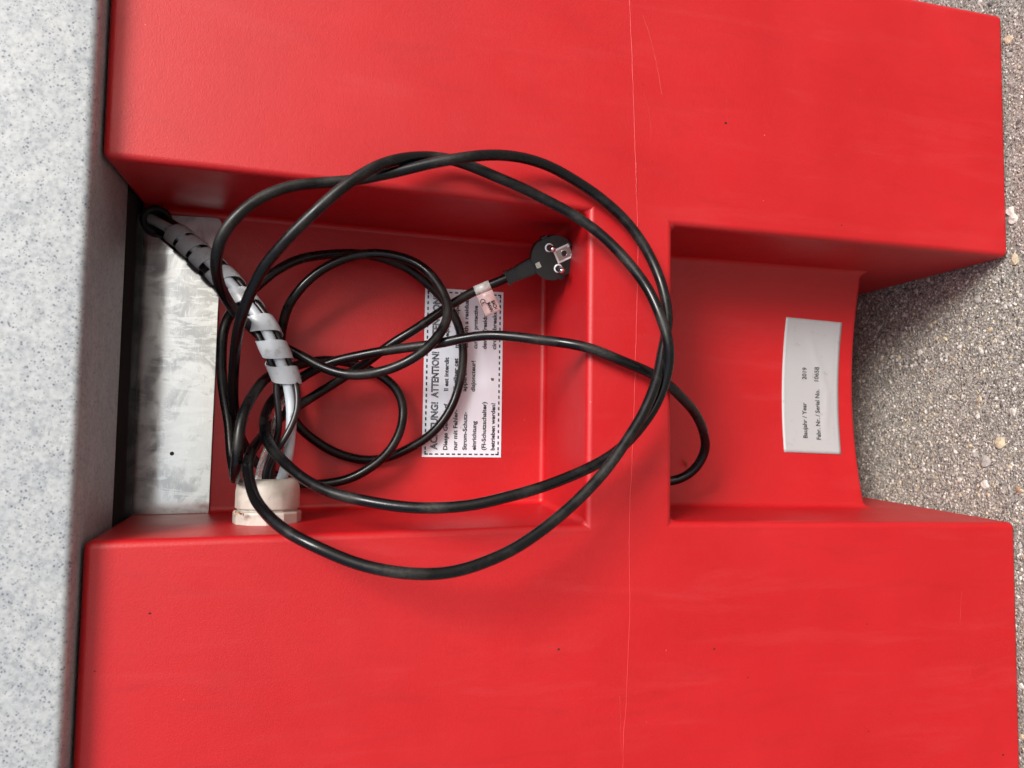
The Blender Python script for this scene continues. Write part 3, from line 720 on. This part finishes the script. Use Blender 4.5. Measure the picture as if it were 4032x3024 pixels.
# neck and strain relief
neck = [prism([(-13, -7.0), (-13, 7.0), (-31, 5.6), (-31, -5.6)], -17, -3.5)]
addm('neck', neck, PLUGM, plug, .0012, 40)
for k in range(5):
    a0 = -41.5+k*2.5; hw = (6.6, 5.7, 5.8, 5.9, 6.0)[k]; addm('strain_ring', [prism(rect(a0, a0+1.6, -hw, hw), -10.5-5.6, -10.5+5.6)], PLUGM, plug, .0006)
addm('relief_core', [prism(rect(-41, -29, -4.6, 4.6), -10.5-4.6, -10.5+4.6)], PLUGM, plug, .0008)
for s in (-1, 1):
    pin = link('pin', None or lathe('pin', [(.0024, 0), (.0024, .0172), (.0020, .0184), (.0012, .0190), (.00005, .0192)], pp(0, s*9.2, 0), wv, av, bv, 28), NICK, plug, True)
    link('pin_sleeve', lathe('pin_sleeve', [(.0036, 0), (.0036, .0006), (.0033, .0008), (.0024, .0008), (.00245, .0095), (.00245, .0096)], pp(0, s*9.2, 0), wv, av, bv, 28), WHITEP, pin, True)
    link('pin_root', lathe('pin_root', [(.00250, .0008), (.00252, .0100), (.0024, .0101)], pp(0, s*9.2, 0), wv, av, bv, 28), PLUGM, pin, True)
addm('earth_frame', [prism(rect(3, 15.5, -5.9, -4.4), -.2, .7), prism(rect(3, 15.5, 4.4, 5.9), -.2, .7), prism(rect(1.6, 3.2, -5.9, 5.9), -.2, .7), prism(rect(13.6, 15.6, 2.9, 5.0), -.2, .9), prism(rect(13.6, 15.6, -5.0, -2.9), -.2, .9)], WHITEP, plug, .0002)
ec = addm('earth_contact', [prism(rect(3.2, 15.2, -4.4, 4.4), -.3, .35), prism(rect(14.8, 15.4, -2.6, 2.6), -8, .6)], DULLM, plug, .0001)
link('contact_hole', lathe('contact_hole', [(.0028, .0003), (.0028, .0010), (.0023, .0010), (.0022, .0004), (.00005, .0004)], pp(9.3, 0, 0), wv, av, bv, 28), NICK, ec, True)
link('bore', lathe('bore', [(.0021, .0006), (.00005, .0006)], pp(9.3, 0, 0), wv, av, bv, 24), INK, ec)
addm('earth_clip', [prism(rect(-15.8, -11.6, -2.6, 2.6), -6, .25)], NICK, plug, .0003)
acc = ([], [])
PMm = lambda u, v, z: pp(-3.8-v, u, .12)
def ptext(t, u0, u1, v0, cap, mp): fit_text(t, u0, u1, v0, cap, mp, 0, .02, acc)
# raised lettering, reading across the face
ptext('BACH', -3.0, 1.6, 1.2-2.2+1.9, 1.5, lambda u, v, z: pp(-6.2+v, u+1.5, .1)); ptext('MANN', -3.0, 1.6, -.9, 1.5, lambda u, v, z: pp(-6.2+v, u+1.5, .1))
ptext('10', 5.0, 6.8, 0, 1.4, lambda u, v, z: pp(-1.0+v, u-4.5, .1)); ptext('IP44', 0, 3.4, 0, 1.2, lambda u, v, z: pp(-2+v, u-14, .1))
link('raised_lettering', mesh_of('raised_lettering', *acc), MatB('worn_black_relief', (.035, .034, .032), .5).m, plug)
link('approval_ring', lathe('approval_ring', [(.0021, .0000), (.0021, .0002), (.0023, .0002), (.0023, 0)], pp(7.5, -11.2, 0), wv, av, bv, 24), MatB('worn_black_ring', (.03, .029, .028), .5).m, plug)

# paper flag on the cord -------------------------------------------------
i0 = min(range(len(W)), key=lambda i: (W[i]-at(1906, 1150, .074)).length)
tc = W[i0]; tt = (W[i0+2]-W[i0-2]).normalized(); fv = view(tc); fv = (fv-tt*fv.dot(tt)).normalized(); sv = tt.cross(fv)
if sv.z > 0 and (at(1940, 1216, .074)-tc).dot(sv) < 0: sv = -sv
if (at(1940, 1216, .074)-tc).dot(sv) < 0: sv = -sv
hw = .0068; vs, fs = [], []
prof = []
for k in range(17):
    a = -math.pi*1.15+k/16*math.pi*1.15+math.pi/2+.12     # wraps from behind over the front
    prof.append((-math.cos(a+math.pi/2)*0+math.sin(a)*.0041, math.cos(a)*.0041))
prof = []
for k in range(15):
    a = math.radians(-150+k/14*215); prof.append((math.sin(a)*.0042, math.cos(a)*.0042))
def band(prof_, name, mat, parent, w0=-hw, w1=hw, bend=0):
    vs, fs = [], []; n = len(prof_)
    for l, off in ((0, 0), (1, -.0003)):
        for (s_, f_) in prof_:
            for ww in (w0, w1): vs.append(tc+tt*ww+sv*(s_)+fv*(f_+off))
    for i in range(n-1):
        a = i*2; fs.append((a, a+1, a+3, a+2)); b = n*2+i*2; fs.append((b, b+2, b+3, b+1))
        fs.append((a, a+2, b+2, b)); fs.append((a+1, b+1, b+3, a+3))
    fs.append((0, 2*n, 2*n+1, 1)); e = (n-1)*2; fs.append((e, e+1, 2*n+e+1, 2*n+e))
    me = mesh_of(name, vs, fs); fix_normals(me); return link(name, me, mat, parent, True)
tag_ = band(prof, 'paper_tag', SILV, cord)
tag_['label'] = 'worn silver and pink maker tag folded round the cord'
L0 = prof[-1]
flag = [(L0[0]+.0002+k*.0027, L0[1]*(1-k/7)+.0003+.0009*math.sin(k*.8)) for k in range(8)]
band(flag, 'tag_flap', PINK, tag_)
def FM(u, v, z=0):                # u along the flap away from the cord, v along the cord
    s_ = L0[0]+.0002+u; kk = u/.0027; k = max(0, min(6, int(kk))); fr = kk-k
    f_ = flag[k][1]*(1-fr)+flag[k+1][1]*fr
    return tc+tt*v+sv*s_+fv*(f_+.00025)
acc = ([], [])
fit_text('BACH', .0088, .0162, .0022, .0030, FM, .03, 0, acc); fit_text('MANN', .0088, .0168, -.0016, .0030, FM, .03, 0, acc)
for cx, cu in ((.0012, 0), (.0040, 1)):     # CE mark
    n = len(acc[0]); R_ = .0022
    for k in range(13):
        a = math.radians(60+k/12*240)
        for r in (R_, R_*.72): acc[0].append(FM(.0062+(.0026 if cu else 0)+math.cos(a)*r*.9, -.0040+math.sin(a)*r+.0, 0))
    acc[1].extend((n+2*k, n+2*k+2, n+2*k+3, n+2*k+1) for k in range(12))
n = len(acc[0]); acc[0].extend([FM(.0070, -.0042), FM(.0088, -.0042), FM(.0088, -.0037), FM(.0070, -.0037)]); acc[1].append((n, n+1, n+2, n+3))
link('lettering', mesh_of('lettering', *acc), INK, tag_)

# ------------------------------------------------------------------ bits of straw and leaf
st = thing('dry_straw', 'tuft of dry straw caught at the milky gland', 'straw')
for (x0, y0, x1, y1) in ((922, 2010, 930, 2024), (918, 2026, 960, 2022), (930, 2020, 950, 2026), (955, 2020, 958, 2030), (925, 2024, 945, 2016)):
    link('stem', tube_mesh('stem', relax(catmull([at(x0, y0, .047), at((x0+x1)/2, (y0+y1)/2-3, .044), at(x1, y1, .048)], .001), 1), .0004, 6), STRAW, st)
lf = back_at(2703, 1822, .002)
me = mesh_of('leaf', [lf+V((.005, -.001, .001)), lf+V((.001, -.003, .0022)), lf+V((-.004, -.001, -.0015)), lf+V((0, .0005, -.001)), lf+V((.0005, -.0018, .0006))], [(0, 1, 4), (1, 2, 4), (2, 3, 4), (3, 0, 4)])
link('dry_leaf', me, MatB('brown_leaf', (.22, .08, .03), .8).m, None, True, label='tiny brown leaf scrap stuck beside the cord in the notch', category='leaf')
for i, (px, py, r) in enumerate(((2857, 484, .0011), (2200, 2557, .0010), (2812, 2555, .0008), (2945, 240*0+2668, .0006), (3413, 2457, .0006), (3314, 886, .0007), (3420, 2880, .0006), (3950, 2972, .0010), (590, 2415, .0008), (373, 2643, .0005))):
    blot('grime_speck', at(px, py, -.0002), r, i, bo, SPECK)
